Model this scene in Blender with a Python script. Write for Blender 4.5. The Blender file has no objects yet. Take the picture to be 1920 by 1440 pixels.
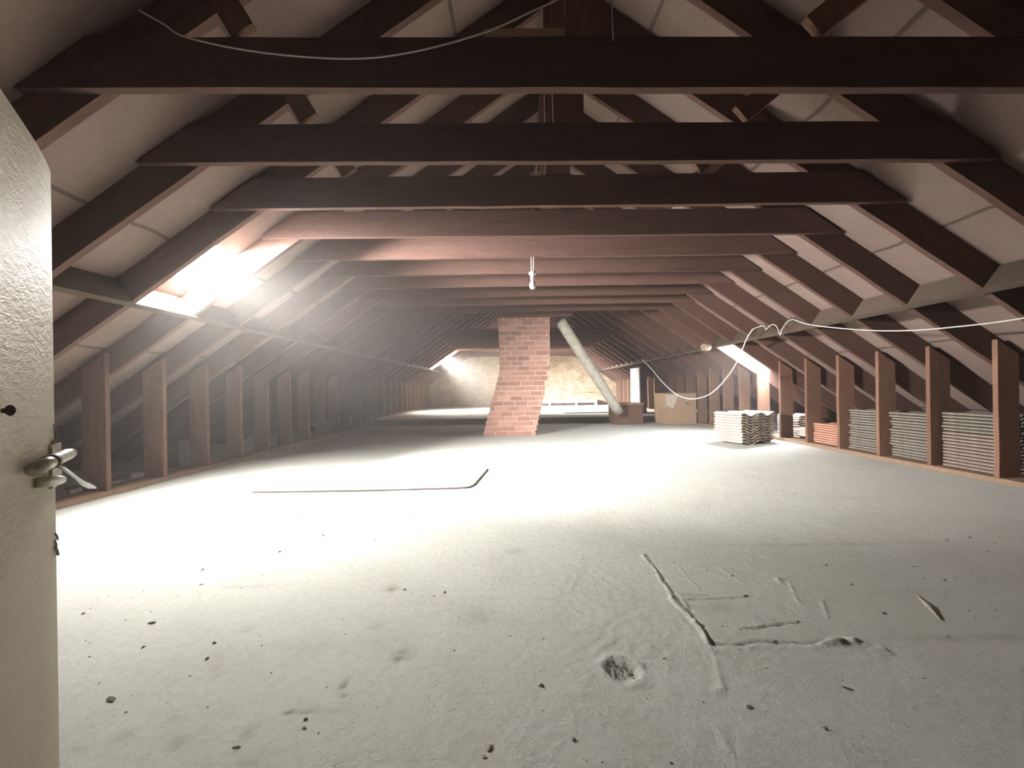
import bpy, math, random
from mathutils import Vector, Matrix, noise

random.seed(7)
SC = bpy.context.scene
COL = SC.collection

# ------------------------------------------------------------------ camera model
F = 720.0                 # focal length in pixels of a 1920 wide frame
PX, PY = 965.0, 728.0     # pixel of the optical axis
ROLL = 0.015
CH = 0.80                 # camera height

def at(px, py, Y):
    """world point seen at a pixel, at distance Y along the attic"""
    X, Z = px - PX, PY - py
    c, s = math.cos(ROLL), math.sin(ROLL)
    x, z = X * c + Z * s, -X * s + Z * c
    return Vector((x / F * Y, Y, CH + z / F * Y))

def on_floor(px, py, z0=0.0):
    X, Z = px - PX, PY - py
    c, s = math.cos(ROLL), math.sin(ROLL)
    x, z = X * c + Z * s, -X * s + Z * c
    Y = (z0 - CH) * F / z
    return Vector((x / F * Y, Y, z0))

# ------------------------------------------------------------------ attic measures
C = 0.29                  # x of the ridge
SLOPE = 0.69
ANG = math.atan(SLOPE)
ZU = 3.372                # rafter undersides at the ridge
RV = 0.225                # rafter depth measured vertically
ZR = ZU + RV              # roof lining at the ridge
SP = 0.4935
NF = 27
YK = lambda k: 1.53 + SP * (k - 1)
CT = 0.036                # collar thickness
RT = 0.038                # rafter thickness
COLLAR_Z, COLLAR_H = 1.995, 0.20
POST_D = 3.50
STEP_Y, STEP_Z = 8.66, 0.12
WALL_Y = 14.75

def zu(d): return ZU - SLOPE * d
def zr(d): return ZR - SLOPE * d
def sx(side, d): return C + side * d      # side -1 left, +1 right

ORD = ['zeroth', 'first', 'second', 'third', 'fourth', 'fifth', 'sixth', 'seventh', 'eighth', 'ninth', 'tenth',
       'eleventh', 'twelfth', 'thirteenth', 'fourteenth', 'fifteenth', 'sixteenth', 'seventeenth', 'eighteenth',
       'nineteenth', 'twentieth', 'twenty-first', 'twenty-second', 'twenty-third', 'twenty-fourth', 'twenty-fifth',
       'twenty-sixth', 'twenty-seventh', 'twenty-eighth', 'twenty-ninth']

# ------------------------------------------------------------------ materials
def new_mat(name):
    m = bpy.data.materials.new(name); m.use_nodes = True
    nt = m.node_tree; nt.nodes.clear()
    out = nt.nodes.new('ShaderNodeOutputMaterial')
    b = nt.nodes.new('ShaderNodeBsdfPrincipled')
    nt.links.new(b.outputs[0], out.inputs[0])
    return m, nt, b

def N(nt, t, **kw):
    n = nt.nodes.new(t)
    for k, v in kw.items():
        if k in n.inputs: n.inputs[k].default_value = v
        else: setattr(n, k, v)
    return n

def ramp(nt, fac, stops):
    r = nt.nodes.new('ShaderNodeValToRGB')
    el = r.color_ramp.elements
    while len(el) < len(stops): el.new(0.5)
    for e, (p, c) in zip(el, stops):
        e.position = p; e.color = (*c, 1) if len(c) == 3 else c
    nt.links.new(fac, r.inputs[0])
    return r.outputs[0]

def mixc(nt, fac, a, b, mode='MIX'):
    m = nt.nodes.new('ShaderNodeMix'); m.data_type = 'RGBA'; m.blend_type = mode
    for sock, v in ((m.inputs[0], fac), (m.inputs[6], a), (m.inputs[7], b)):
        if hasattr(v, 'links'): nt.links.new(v, sock)
        elif isinstance(v, (int, float)): sock.default_value = v
        else: sock.default_value = (*v, 1)
    return m.outputs[2]

def coords(nt, scale=(1, 1, 1)):
    tc = nt.nodes.new('ShaderNodeTexCoord')
    mp = nt.nodes.new('ShaderNodeMapping'); mp.inputs['Scale'].default_value = scale
    nt.links.new(tc.outputs['Object'], mp.inputs['Vector'])
    return mp.outputs[0]

def nz(nt, vec, scale, detail=6, rough=0.6, dist=0.0):
    n = N(nt, 'ShaderNodeTexNoise', Scale=scale, Detail=detail, Roughness=rough, Distortion=dist)
    nt.links.new(vec, n.inputs['Vector'])
    return n.outputs[0]

def bump(nt, b, h, strength=0.4, dist=0.01):
    n = N(nt, 'ShaderNodeBump', Strength=strength, Distance=dist)
    nt.links.new(h, n.inputs['Height']); nt.links.new(n.outputs[0], b.inputs['Normal'])

def timber(name, dark, light, rough=0.85, knots=True):
    m, nt, b = new_mat(name)
    v = coords(nt, (1.2, 9, 9))
    oi = nt.nodes.new('ShaderNodeObjectInfo')
    va = N(nt, 'ShaderNodeVectorMath', operation='ADD')
    sc = N(nt, 'ShaderNodeVectorMath', operation='SCALE'); sc.inputs['Scale'].default_value = 31.0
    cmb = nt.nodes.new('ShaderNodeCombineXYZ')
    for i in range(3): nt.links.new(oi.outputs['Random'], cmb.inputs[i])
    nt.links.new(cmb.outputs[0], sc.inputs[0])
    nt.links.new(v, va.inputs[0]); nt.links.new(sc.outputs[0], va.inputs[1])
    g = nz(nt, va.outputs[0], 3.0, 8, 0.65, 0.4)
    fine = nz(nt, va.outputs[0], 16.0, 4, 0.7)
    base = ramp(nt, g, [(0.25, dark), (0.75, light)])
    base = mixc(nt, 0.35, base, ramp(nt, fine, [(0.3, dark), (0.7, light)]))
    hs = N(nt, 'ShaderNodeHueSaturation')
    mr = N(nt, 'ShaderNodeMapRange'); mr.inputs['To Min'].default_value = 0.8; mr.inputs['To Max'].default_value = 1.2
    nt.links.new(oi.outputs['Random'], mr.inputs['Value']); nt.links.new(mr.outputs[0], hs.inputs['Value'])
    nt.links.new(base, hs.inputs['Color'])
    nt.links.new(hs.outputs[0], b.inputs['Base Color'])
    b.inputs['Roughness'].default_value = rough
    b.inputs['Specular IOR Level'].default_value = 0.2
    bump(nt, b, fine, 0.35, 0.004)
    return m

def plain(name, col, rough=0.7, metal=0.0, var=0.15, scale=20, bmp=0.2):
    m, nt, b = new_mat(name)
    v = coords(nt)
    g = nz(nt, v, scale, 6, 0.65)
    a = tuple(c * (1 - var) for c in col); d = tuple(min(1, c * (1 + var)) for c in col)
    nt.links.new(ramp(nt, g, [(0.3, a), (0.7, d)]), b.inputs['Base Color'])
    b.inputs['Roughness'].default_value = rough; b.inputs['Metallic'].default_value = metal
    if bmp: bump(nt, b, g, bmp, 0.004)
    return m

M_TIMBER = timber('aged red brown timber', (0.075, 0.040, 0.033), (0.158, 0.088, 0.069))
M_POST = timber('paler sawn timber', (0.126, 0.067, 0.045), (0.243, 0.137, 0.093))
M_PLATE = timber('tan sole plate timber', (0.221, 0.137, 0.092), (0.386, 0.265, 0.184))
M_PLY = timber('tan plywood', (0.36, 0.235, 0.15), (0.52, 0.36, 0.24))
M_NOG = timber('grey tan timber', (0.064, 0.046, 0.035), (0.116, 0.087, 0.065))
M_TILE_GREY = plain('weathered grey concrete tile', (0.19, 0.165, 0.135), 0.9, 0, 0.22, 30)
M_TILE_RED = plain('red clay tile', (0.52, 0.24, 0.17), 0.9, 0, 0.2, 30)
M_TILE_PINK = plain('pinkish clay tile', (0.25, 0.185, 0.155), 0.9, 0, 0.2, 30)
M_TILE_BUFF = plain('buff concrete tile', (0.58, 0.49, 0.41), 0.9, 0, 0.2, 30)
M_CABLE = plain('grey white cable', (0.62, 0.58, 0.53), 0.6, 0, 0.1, 60, 0)
M_WHITE = plain('white plastic', (0.82, 0.80, 0.76), 0.4, 0, 0.05, 60, 0)
M_PIPE = plain('grey fibre cement', (0.56, 0.53, 0.45), 0.9, 0, 0.22, 9)
M_STEEL = plain('painted steel', (0.62, 0.60, 0.52), 0.38, 0.35, 0.25, 60)
M_BRIGHT = plain('bright worn steel', (0.75, 0.74, 0.72), 0.25, 0.9, 0.15, 60, 0)
M_RUST = plain('rusty iron', (0.14, 0.10, 0.08), 0.7, 0.5, 0.4, 80)
M_DARK = plain('dark grit', (0.12, 0.11, 0.09), 0.95, 0, 0.4, 60)
M_GRIT = plain('dark grit specks', (0.17, 0.155, 0.13), 0.95, 0, 0.4, 60)
M_CRUMB = plain('grey mortar crumbs', (0.34, 0.32, 0.27), 0.95, 0, 0.3, 60)
M_CONDUIT = plain('dusty conduit darkened for its shade side', (0.09, 0.08, 0.065), 0.9, 0, 0.25, 30)  # base colour lowered to carry the shade on the conduit's near side
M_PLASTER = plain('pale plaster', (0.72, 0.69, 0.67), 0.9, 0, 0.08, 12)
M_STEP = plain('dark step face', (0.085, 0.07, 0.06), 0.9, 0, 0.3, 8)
M_WEB = plain('dusty cobweb', (0.30, 0.22, 0.16), 0.95, 0, 0.25, 50)
M_CRATE = plain('dark void lining', (0.10, 0.08, 0.07), 0.95, 0, 0.3, 8)

# roof lining : pale pinkish felt with creases
M_LINING, nt, b = new_mat('pale pinkish roofing felt')
v = coords(nt)
a_ = nz(nt, v, 1.6, 6, 0.6); f_ = nz(nt, v, 26, 5, 0.65)
base = ramp(nt, a_, [(0.3, (0.227, 0.160, 0.136)), (0.72, (0.292, 0.214, 0.184))])
base = mixc(nt, 0.25, base, ramp(nt, f_, [(0.35, (0.190, 0.133, 0.112)), (0.65, (0.292, 0.214, 0.184))]))
sp_ = nt.nodes.new('ShaderNodeSeparateXYZ'); nt.links.new(v, sp_.inputs[0])      # felt laps run along the roof
d1 = N(nt, 'ShaderNodeMath', operation='SUBTRACT'); d1.inputs[1].default_value = C; nt.links.new(sp_.outputs['X'], d1.inputs[0])
d2 = N(nt, 'ShaderNodeMath', operation='ABSOLUTE'); nt.links.new(d1.outputs[0], d2.inputs[0])
wv = N(nt, 'ShaderNodeMath', operation='MULTIPLY_ADD'); wv.inputs[1].default_value = 0.06; nt.links.new(nz(nt, v, 2.2, 3, 0.5), wv.inputs[0]); nt.links.new(d2.outputs[0], wv.inputs[2])
d3 = N(nt, 'ShaderNodeMath', operation='PINGPONG'); d3.inputs[1].default_value = 0.48
d4 = N(nt, 'ShaderNodeMath', operation='SUBTRACT'); d4.inputs[1].default_value = 2.60; nt.links.new(wv.outputs[0], d4.inputs[0]); nt.links.new(d4.outputs[0], d3.inputs[0])
base = mixc(nt, ramp(nt, d3.outputs[0], [(0.0, (0.8, 0.8, 0.8)), (0.008, (0.7, 0.7, 0.7)), (0.014, (0, 0, 0))]), base, (0.08, 0.055, 0.045))
nt.links.new(base, b.inputs['Base Color']); b.inputs['Roughness'].default_value = 0.9
b.inputs['Specular IOR Level'].default_value = 0.2
bump(nt, b, a_, 0.25, 0.02)

# concrete floor
M_FLOOR, nt, b = new_mat('dusty concrete screed')
v = coords(nt)
big = nz(nt, v, 0.55, 5, 0.6); med = nz(nt, v, 3.2, 8, 0.65, 0.5); fine = nz(nt, v, 38, 8, 0.7); sp = nz(nt, v, 85, 2, 0.5)
base = ramp(nt, big, [(0.3, (0.447, 0.442, 0.389)), (0.7, (0.546, 0.548, 0.505))])
base = mixc(nt, 0.45, base, ramp(nt, med, [(0.28, (0.383, 0.376, 0.322)), (0.5, (0.511, 0.508, 0.463)), (0.75, (0.590, 0.593, 0.552))]))
base = mixc(nt, 0.35, base, ramp(nt, fine, [(0.3, (0.354, 0.350, 0.313)), (0.6, (0.569, 0.574, 0.531))]))
base = mixc(nt, ramp(nt, sp, [(0.69, (0, 0, 0)), (0.74, (0.541, 0.559, 0.573))]), base, (0.164, 0.160, 0.139))
fr = N(nt, 'ShaderNodeAttribute', attribute_name='screed')
base = mixc(nt, fr.outputs['Fac'], base, (0.452, 0.472, 0.417))
so = N(nt, 'ShaderNodeAttribute', attribute_name='soil')
base = mixc(nt, so.outputs['Fac'], base, (0.105, 0.082, 0.061))
nt.links.new(base, b.inputs['Base Color']); b.inputs['Roughness'].default_value = 0.93
b.inputs['Specular IOR Level'].default_value = 0.15
vf = nz(nt, v, 120, 4, 0.6)
mx = N(nt, 'ShaderNodeMath', operation='ADD'); nt.links.new(fine, mx.inputs[0]); nt.links.new(med, mx.inputs[1])
m2 = N(nt, 'ShaderNodeMath', operation='MULTIPLY_ADD'); m2.inputs[1].default_value = 0.35; nt.links.new(vf, m2.inputs[0]); nt.links.new(mx.outputs[0], m2.inputs[2])
bump(nt, b, m2.outputs[0], 0.7, 0.009)

# far gable wall brickwork
M_GABLE, nt, b = new_mat('yellow stock brickwork')
tc = nt.nodes.new('ShaderNodeTexCoord'); sep = nt.nodes.new('ShaderNodeSeparateXYZ'); cmb = nt.nodes.new('ShaderNodeCombineXYZ')
nt.links.new(tc.outputs['Object'], sep.inputs[0]); nt.links.new(sep.outputs['X'], cmb.inputs['X']); nt.links.new(sep.outputs['Z'], cmb.inputs['Y'])
br = N(nt, 'ShaderNodeTexBrick', Scale=1.0)
br.inputs['Brick Width'].default_value = 0.235; br.inputs['Row Height'].default_value = 0.082
br.inputs['Mortar Size'].default_value = 0.009; br.inputs['Mortar Smooth'].default_value = 0.3; br.inputs['Bias'].default_value = 0.1
br.inputs['Color1'].default_value = (0.20, 0.125, 0.075, 1); br.inputs['Color2'].default_value = (0.36, 0.24, 0.14, 1)
br.inputs['Mortar'].default_value = (0.62, 0.52, 0.39, 1)
wn = N(nt, 'ShaderNodeTexNoise', Scale=9.0, Detail=4.0)
nt.links.new(cmb.outputs[0], wn.inputs['Vector'])
vm = N(nt, 'ShaderNodeVectorMath', operation='SCALE'); vm.inputs['Scale'].default_value = 0.03
nt.links.new(wn.outputs['Color'], vm.inputs[0])
ad = N(nt, 'ShaderNodeVectorMath', operation='ADD'); nt.links.new(cmb.outputs[0], ad.inputs[0]); nt.links.new(vm.outputs[0], ad.inputs[1])
nt.links.new(ad.outputs[0], br.inputs['Vector'])
g = nz(nt, cmb.outputs[0], 4, 6, 0.6)
nt.links.new(mixc(nt, ramp(nt, g, [(0.45, (0, 0, 0)), (0.65, (0.6, 0.6, 0.6))]), br.outputs['Color'], (0.60, 0.50, 0.37)), b.inputs['Base Color'])
b.inputs['Roughness'].default_value = 0.9
iv = N(nt, 'ShaderNodeMath', operation='SUBTRACT'); iv.inputs[0].default_value = 1.0
nt.links.new(br.outputs['Fac'], iv.inputs[1]); bump(nt, b, iv.outputs[0], 0.9, 0.02)

# chimney bricks: each brick carries its own tint
M_BRICK, nt, b = new_mat('red brick')
at_ = N(nt, 'ShaderNodeAttribute', attribute_name='tint')
v = coords(nt); g = nz(nt, v, 34, 6, 0.7)
nt.links.new(mixc(nt, ramp(nt, g, [(0.4, (0, 0, 0)), (0.75, (0.45, 0.45, 0.45))]), at_.outputs['Color'], (0.55, 0.36, 0.28)), b.inputs['Base Color'])
b.inputs['Roughness'].default_value = 0.9; bump(nt, b, g, 0.4, 0.006)
M_MORTAR = plain('sandy mortar', (0.70, 0.56, 0.46), 0.95, 0, 0.15, 40)

# door board : cream distemper, flaking
M_DOOR, nt, b = new_mat('flaking cream painted board')
v = coords(nt, (1, 1, 1)); vs = coords(nt, (2.0, 2.0, 5.0))
a_ = nz(nt, v, 4, 7, 0.6); f_ = nz(nt, vs, 22, 6, 0.7)
base = ramp(nt, a_, [(0.3, (0.477, 0.405, 0.262)), (0.7, (0.589, 0.519, 0.363))])
base = mixc(nt, ramp(nt, f_, [(0.3, (1, 1, 1)), (0.38, (0, 0, 0))]), base, (0.44, 0.35, 0.23))
nt.links.new(base, b.inputs['Base Color']); b.inputs['Roughness'].default_value = 0.45
bump(nt, b, f_, 0.8, 0.006)

def emitter(name, col, strength):
    m = bpy.data.materials.new(name); m.use_nodes = True
    nt = m.node_tree; nt.nodes.clear()
    out = nt.nodes.new('ShaderNodeOutputMaterial'); e = nt.nodes.new('ShaderNodeEmission')
    e.inputs[0].default_value = (*col, 1); e.inputs[1].default_value = strength
    nt.links.new(e.outputs[0], out.inputs[0])
    return m

# ------------------------------------------------------------------ mesh helpers
def mesh_obj(name, verts, faces, mat, parent=None, smooth=False, mw=None):
    me = bpy.data.meshes.new(name)
    if mw is not None:
        inv = mw.inverted(); verts = [inv @ Vector(p) for p in verts]
    me.from_pydata([tuple(p) for p in verts], [], faces)
    me.update()
    if smooth:
        for p in me.polygons: p.use_smooth = True
    if mat is not None:
        for m in (mat if isinstance(mat, (list, tuple)) else [mat]): me.materials.append(m)
    o = bpy.data.objects.new(name, me); COL.objects.link(o)
    if parent is not None:
        o.parent = parent
        if mw is not None: o.matrix_parent_inverse = Matrix.Identity(4); o.matrix_local = parent.matrix_basis.inverted() @ mw
    elif mw is not None: o.matrix_basis = mw
    return o

def tag(o, label=None, cat=None, group=None, kind=None):
    if label: o['label'] = label
    if cat:
        o['category'] = cat
        if not kind: o['kind'] = 'thing'
    if group: o['group'] = group
    if kind: o['kind'] = kind
    return o

def empty(name, loc, rz=0.0):
    o = bpy.data.objects.new(name, None); o.empty_display_size = 0.1
    COL.objects.link(o); o.location = loc; o.rotation_euler = (0, 0, rz)
    o.matrix_basis = Matrix.Translation(Vector(loc)) @ Matrix.Rotation(rz, 4, 'Z')
    return o

class MB:
    def __init__(s): s.v = []; s.f = []
    def add(s, vs, fs):
        n = len(s.v); s.v += [Vector(p) for p in vs]; s.f += [tuple(i + n for i in f) for f in fs]
    def box(s, x0, x1, y0, y1, z0, z1, M=None):
        vs = [Vector(p) for p in ((x0, y0, z0), (x1, y0, z0), (x1, y1, z0), (x0, y1, z0), (x0, y0, z1), (x1, y0, z1), (x1, y1, z1), (x0, y1, z1))]
        if M is not None: vs = [M @ p for p in vs]
        s.add(vs, [(0, 3, 2, 1), (4, 5, 6, 7), (0, 1, 5, 4), (1, 2, 6, 5), (2, 3, 7, 6), (3, 0, 4, 7)])
    def tube(s, pts, r, n=10, cap=True):
        pts = [Vector(p) for p in pts]
        rings = []; base = len(s.v); prev = None
        for i, p in enumerate(pts):
            t = (pts[min(i + 1, len(pts) - 1)] - pts[max(i - 1, 0)]).normalized()
            if prev is None:
                u = t.orthogonal().normalized()
            else:
                u = (prev - t * prev.dot(t)).normalized()
            prev = u; w = t.cross(u)
            rr = r[i] if isinstance(r, (list, tuple)) else r
            for j in range(n):
                a = 2 * math.pi * j / n
                s.v.append(p + (u * math.cos(a) + w * math.sin(a)) * rr)
        for i in range(len(pts) - 1):
            for j in range(n):
                a0 = base + i * n + j; a1 = base + i * n + (j + 1) % n
                s.f.append((a0, a1, a1 + n, a0 + n))
        if cap:
            s.f.append(tuple(base + j for j in reversed(range(n))))
            s.f.append(tuple(base + (len(pts) - 1) * n + j for j in range(n)))
    def build(s, name, mat, parent=None, smooth=False, mw=None): return mesh_obj(name, s.v, s.f, mat, parent, smooth, mw)

def smooth_curve(pts, n=8):
    pts = [Vector(p) for p in pts]; out = []
    P = [pts[0] * 2 - pts[1]] + pts + [pts[-1] * 2 - pts[-2]]
    for i in range(1, len(P) - 2):
        for j in range(n):
            t = j / n
            out.append(0.5 * ((2 * P[i]) + (-P[i - 1] + P[i + 1]) * t + (2 * P[i - 1] - 5 * P[i] + 4 * P[i + 1] - P[i + 2]) * t * t + (-P[i - 1] + 3 * P[i] - 3 * P[i + 1] + P[i + 2]) * t ** 3))
    out.append(pts[-1]); return out

def prism(name, poly, y0, y1, mat, ang=0.0, jit=0.0025, seg=0.22, parent=None):
    """a sawn timber: outline in the x-z plane (anticlockwise seen from -y), thickness y0..y1; grain runs along the direction ang"""
    pts = []
    n = len(poly)
    for i in range(n):
        a, c = Vector(poly[i]), Vector(poly[(i + 1) % n])
        d = c - a; L = d.length; k = max(1, int(L / seg))
        nn = Vector((-d.y, d.x)).normalized() if L > 0 else Vector((0, 0))
        for j in range(k):
            p = a + d * (j / k)
            if j: p = p + nn * random.uniform(-jit, jit)
            pts.append(p)
    m = len(pts)
    vs = [(p.x, y0, p.y) for p in pts] + [(p.x, y1, p.y) for p in pts]
    fs = [tuple(range(m)), tuple(reversed(range(m, 2 * m)))]
    for i in range(m):
        j = (i + 1) % m
        fs.append((i, i + m, j + m, j))
    cx = sum(p[0] for p in poly) / n; cz = sum(p[1] for p in poly) / n
    mw = Matrix.Translation(Vector((cx, (y0 + y1) / 2, cz))) @ Matrix.Rotation(-ang, 4, 'Y')
    return mesh_obj(name, vs, fs, mat, parent, False, mw)

# ------------------------------------------------------------------ SETTING
# floor : one sheet, finely modelled near the doorway
def lin(a, b, st): 
    n = max(1, int(round((b - a) / st))); return [a + (b - a) * i / n for i in range(n)]
fx = lin(-5.3, -1.7, 0.4) + lin(-1.7, 0.15, 0.0165) + lin(0.15, 1.30, 0.0055) + lin(1.30, 2.3, 0.0165) + lin(2.3, 5.9, 0.4) + [5.9]
fy = lin(-1.4, 0.72, 0.3) + lin(0.72, 1.0, 0.0135) + lin(1.0, 1.95, 0.006) + lin(1.95, 2.1, 0.0135) + lin(2.1, 3.4, 0.03) + lin(3.4, STEP_Y + 0.05, 0.4) + [STEP_Y + 0.05]
HOLE = on_floor(1166, 1256)
P00 = on_floor(1205, 1040); P01 = on_floor(1330, 1207)
def seg_d(p, a, b):
    p = p + Vector((noise.noise((p.x * 13, p.y * 13, 11)), noise.noise((p.x * 13, p.y * 13, 17)))) * 0.014 + Vector((noise.noise((p.x * 55, p.y * 55, 21)), noise.noise((p.x * 55, p.y * 55, 27)))) * 0.004
    d = b - a; t = max(0, min(1, (p - a).dot(d) / d.length_squared)); return (p - (a + d * t)).length, t
RIDGES = []   # (a, b, height, width) trowel ridges and lips of the patched screed, measured on the floor
def R2(x0, y0, x1, y1, h, w, rough=1.0):
    a, c = on_floor(x0, y0), on_floor(x1, y1); RIDGES.append((Vector((a.x, a.y)), Vector((c.x, c.y)), h, w, rough))
R2(1203, 1040, 1232, 1078, .006, .006); R2(1232, 1078, 1262, 1120, .007, .007); R2(1262, 1120, 1300, 1168, .008, .007); R2(1300, 1168, 1332, 1208, .009, .008)
R2(1213, 1040, 1272, 1120, -.006, .004); R2(1272, 1120, 1338, 1204, -.007, .004)
R2(1332, 1208, 1460, 1205, -.007, .005); R2(1460, 1205, 1545, 1198, -.006, .005); R2(1345, 1218, 1540, 1212, .003, .012)
R2(1545, 1206, 1600, 1200, .010, .016); R2(1600, 1205, 1650, 1218, .010, .014)
R2(1195, 1030, 1330, 1024, .004, .005); R2(1330, 1024, 1560, 1020, .004, .005)
R2(1284, 1126, 1345, 1124, -.005, .0035); R2(1345, 1124, 1400, 1120, -.005, .0035)
R2(1290, 1130, 1306, 1168, -.005, .004); R2(1400, 1178, 1500, 1168, -.007, .004); R2(1380, 1182, 1430, 1172, .004, .007)
R2(1340, 1060, 1396, 1094, .0035, .004, .4); R2(1270, 1062, 1318, 1112, .003, .004, .4); R2(1380, 1040, 1410, 1068, .003, .004, .4)
R2(1280, 1116, 1330, 1116, -.003, .003, .4); R2(1540, 1124, 1566, 1122, .003, .003, .4)
R2(1440, 1080, 1462, 1092, .007, .009); R2(1452, 1086, 1482, 1082, .005, .007); R2(1480, 1090, 1500, 1130, .004, .004, .5); R2(1538, 1128, 1552, 1160, .004, .004, .5)
R2(1330, 1210, 1358, 1288, .0025, .006, .5); R2(1358, 1288, 1335, 1310, .0025, .006, .5); R2(1345, 1370, 1375, 1420, .002, .008, .5)
R2(1240, 1050, 1260, 1054, .006, .006); R2(1295, 1062, 1325, 1068, .006, .006); R2(1400, 1034, 1445, 1048, .006, .006); R2(1258, 1028, 1268, 1030, .006, .006)
R2(540, 1330, 590, 1334, -.005, .004); R2(590, 1334, 640, 1332, -.004, .004); R2(646, 1270, 646, 1310, -.003, .004)
PITS = [(on_floor(x, y), r, d) for x, y, r, d in ((735, 1103, .030, .006), (757, 1230, .030, .008), (705, 1175, .020, .004), (330, 1394, .018, .004),
        (467, 1370, .014, .004), (968, 1032, .035, .004), (895, 1158, .05, .003), (462, 1180, .02, .004), (325, 1348, .012, .003), (240, 1382, .012, .003))]
def hz(x, y):
    if y < 0.6 or y > 3.6 or x < -1.9 or x > 2.5: return 0.0
    n1 = noise.noise((x * 1.7, y * 1.7, 0.3)); n2 = noise.noise((x * 9, y * 9, 4.1)); n3 = noise.noise((x * 34, y * 34, 8.0))
    h = 0.0022 * n1 + 0.0012 * n2 + 0.0005 * n3
    rx = math.exp(-((x - 0.2) / 0.42) ** 2 - ((y - 1.38) / 0.42) ** 2)
    h += rx * (0.0024 * abs(noise.noise((x * 22, y * 30, 2.0))) + 0.002 * n3)
    p = Vector((x, y))
    for a, c, hh, w, rg in RIDGES:
        if abs(x - (a.x + c.x) / 2) > 0.7 or abs(y - (a.y + c.y) / 2) > 0.6: continue
        d, t = seg_d(p, a, c)
        if d < w * 3:
            k = 1 - rg + rg * (0.75 + 1.1 * noise.noise((x * 45, y * 45, 1.0)))
            h += hh * k * math.exp(-(d / w) ** 2)
    # smooth floated area inside the patch sits a little lower
    d = math.hypot(x - HOLE.x, y - HOLE.y)
    if d < 0.12:
        w = 0.044 * (1 + 0.35 * noise.noise((x * 30, y * 30, 5)))
        h += -0.014 * math.exp(-(d / w) ** 4) * (0.35 + 1.9 * abs(noise.noise((x * 95, y * 95, 3)))) + 0.004 * math.exp(-((d - 0.055) / 0.015) ** 2)
    for q, r, dp in PITS:
        dd = math.hypot(x - q.x, y - q.y)
        if dd < r * 2.5: h -= dp * math.exp(-(dd / r) ** 2) * (0.5 + abs(noise.noise((x * 60, y * 60, 9))) * 1.6)
    e = min(1, (y - 0.6) / 0.1, (3.6 - y) / 0.3, (x + 1.9) / 0.2, (2.5 - x) / 0.2)
    return h * max(0, e)
def dirt(x, y):
    """soiling that sits in the cracks, the pit and a few old stains"""
    if y < 0.7 or y > 3.6 or x < -1.8 or x > 2.4: return 0.0
    p = Vector((x, y)); t = 0.0
    for a, c, hh, w, rg in RIDGES:
        if hh > 0 or abs(x - (a.x + c.x) / 2) > 0.5 or abs(y - (a.y + c.y) / 2) > 0.5: continue
        d, _ = seg_d(p, a, c)
        if d < 0.03: t = max(t, 0.75 * math.exp(-(d / 0.005) ** 2) * (0.5 + 0.9 * abs(noise.noise((x * 30, y * 30, 6)))))
    d = math.hypot(x - HOLE.x, y - HOLE.y)
    if d < 0.1: t = max(t, math.exp(-(d / 0.036) ** 4) * (0.35 + 0.9 * abs(noise.noise((x * 60, y * 60, 3)))))
    for q, r, dp in PITS:
        dd = math.hypot(x - q.x, y - q.y)
        if dd < r * 2.5: t = max(t, min(0.8, dp * 110) * math.exp(-(dd / r) ** 2) * (0.25 + 1.3 * abs(noise.noise((x * 40, y * 40, 2)))))
    for q, rx_, ry_, k in STAINS:
        e = ((x - q.x) / rx_) ** 2 + ((y - q.y) / ry_) ** 2
        if e < 5: t = max(t, k * math.exp(-e) * (0.6 + 0.6 * noise.noise((x * 14, y * 14, 7))))
    return max(0.0, min(1.0, t))
STAINS = [(on_floor(x, y), rx_, ry_, k) for x, y, rx_, ry_, k in ((890, 1158, .07, .05, .3), (600, 1212, .20, .06, .16), (420, 1240, .16, .08, .14), (1330, 1140, .10, .04, .25),
          (1600, 1205, .07, .03, .45), (330, 1396, .018, .012, .7), (1590, 1208, .03, .012, .8), (1690, 1110, .3, .03, .12), (468, 1374, .012, .022, .5), (230, 1380, .02, .01, .5), (145, 1407, .02, .01, .4), (465, 1430, .03, .01, .45), (450, 1100, .12, .015, .25), (1850, 1195, .4, .02, .3), (1560, 1020, .5, .02, .22))]
vs = [(x, y, hz(x, y)) for y in fy for x in fx]
nx = len(fx)
fs = [(j * nx + i, j * nx + i + 1, (j + 1) * nx + i + 1, (j + 1) * nx + i) for j in range(len(fy) - 1) for i in range(nx - 1)]
fl_ = mesh_obj('floor', vs, fs, M_FLOOR, None, True)
def screed(x, y):
    e = 0.02 * noise.noise((x * 8, y * 8, 5))
    k = min((x + e - 0.60) / 0.02, (y + e - 1.195) / 0.02, (1.86 - y + e) / 0.06, (1.75 - x + e * 4) / 0.4)
    return 0.55 * max(0.0, min(1.0, k))
fb_ = fl_.data.attributes.new('screed', 'FLOAT', 'POINT')
fb_.data.foreach_set('value', [screed(x, y) for y in fy for x in fx])
fa_ = fl_.data.attributes.new('soil', 'FLOAT', 'POINT')
fa_.data.foreach_set('value', [dirt(x, y) for y in fy for x in fx])
tag(fl_, 'pale dusty concrete floor with a patched square and a pit', kind='structure')

m_ = MB(); m_.box(-5.3, 5.9, STEP_Y + 0.03, WALL_Y + 0.2, -0.1, STEP_Z)
tag(m_.build('floor_platform', M_FLOOR), 'brightly lit raised concrete floor beyond the chimney', kind='structure')
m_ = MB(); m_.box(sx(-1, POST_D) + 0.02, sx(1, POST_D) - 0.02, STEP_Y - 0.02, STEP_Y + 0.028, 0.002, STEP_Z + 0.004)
tag(m_.build('trim_1', M_STEP), 'dark edge of the raised floor', kind='structure')

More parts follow.
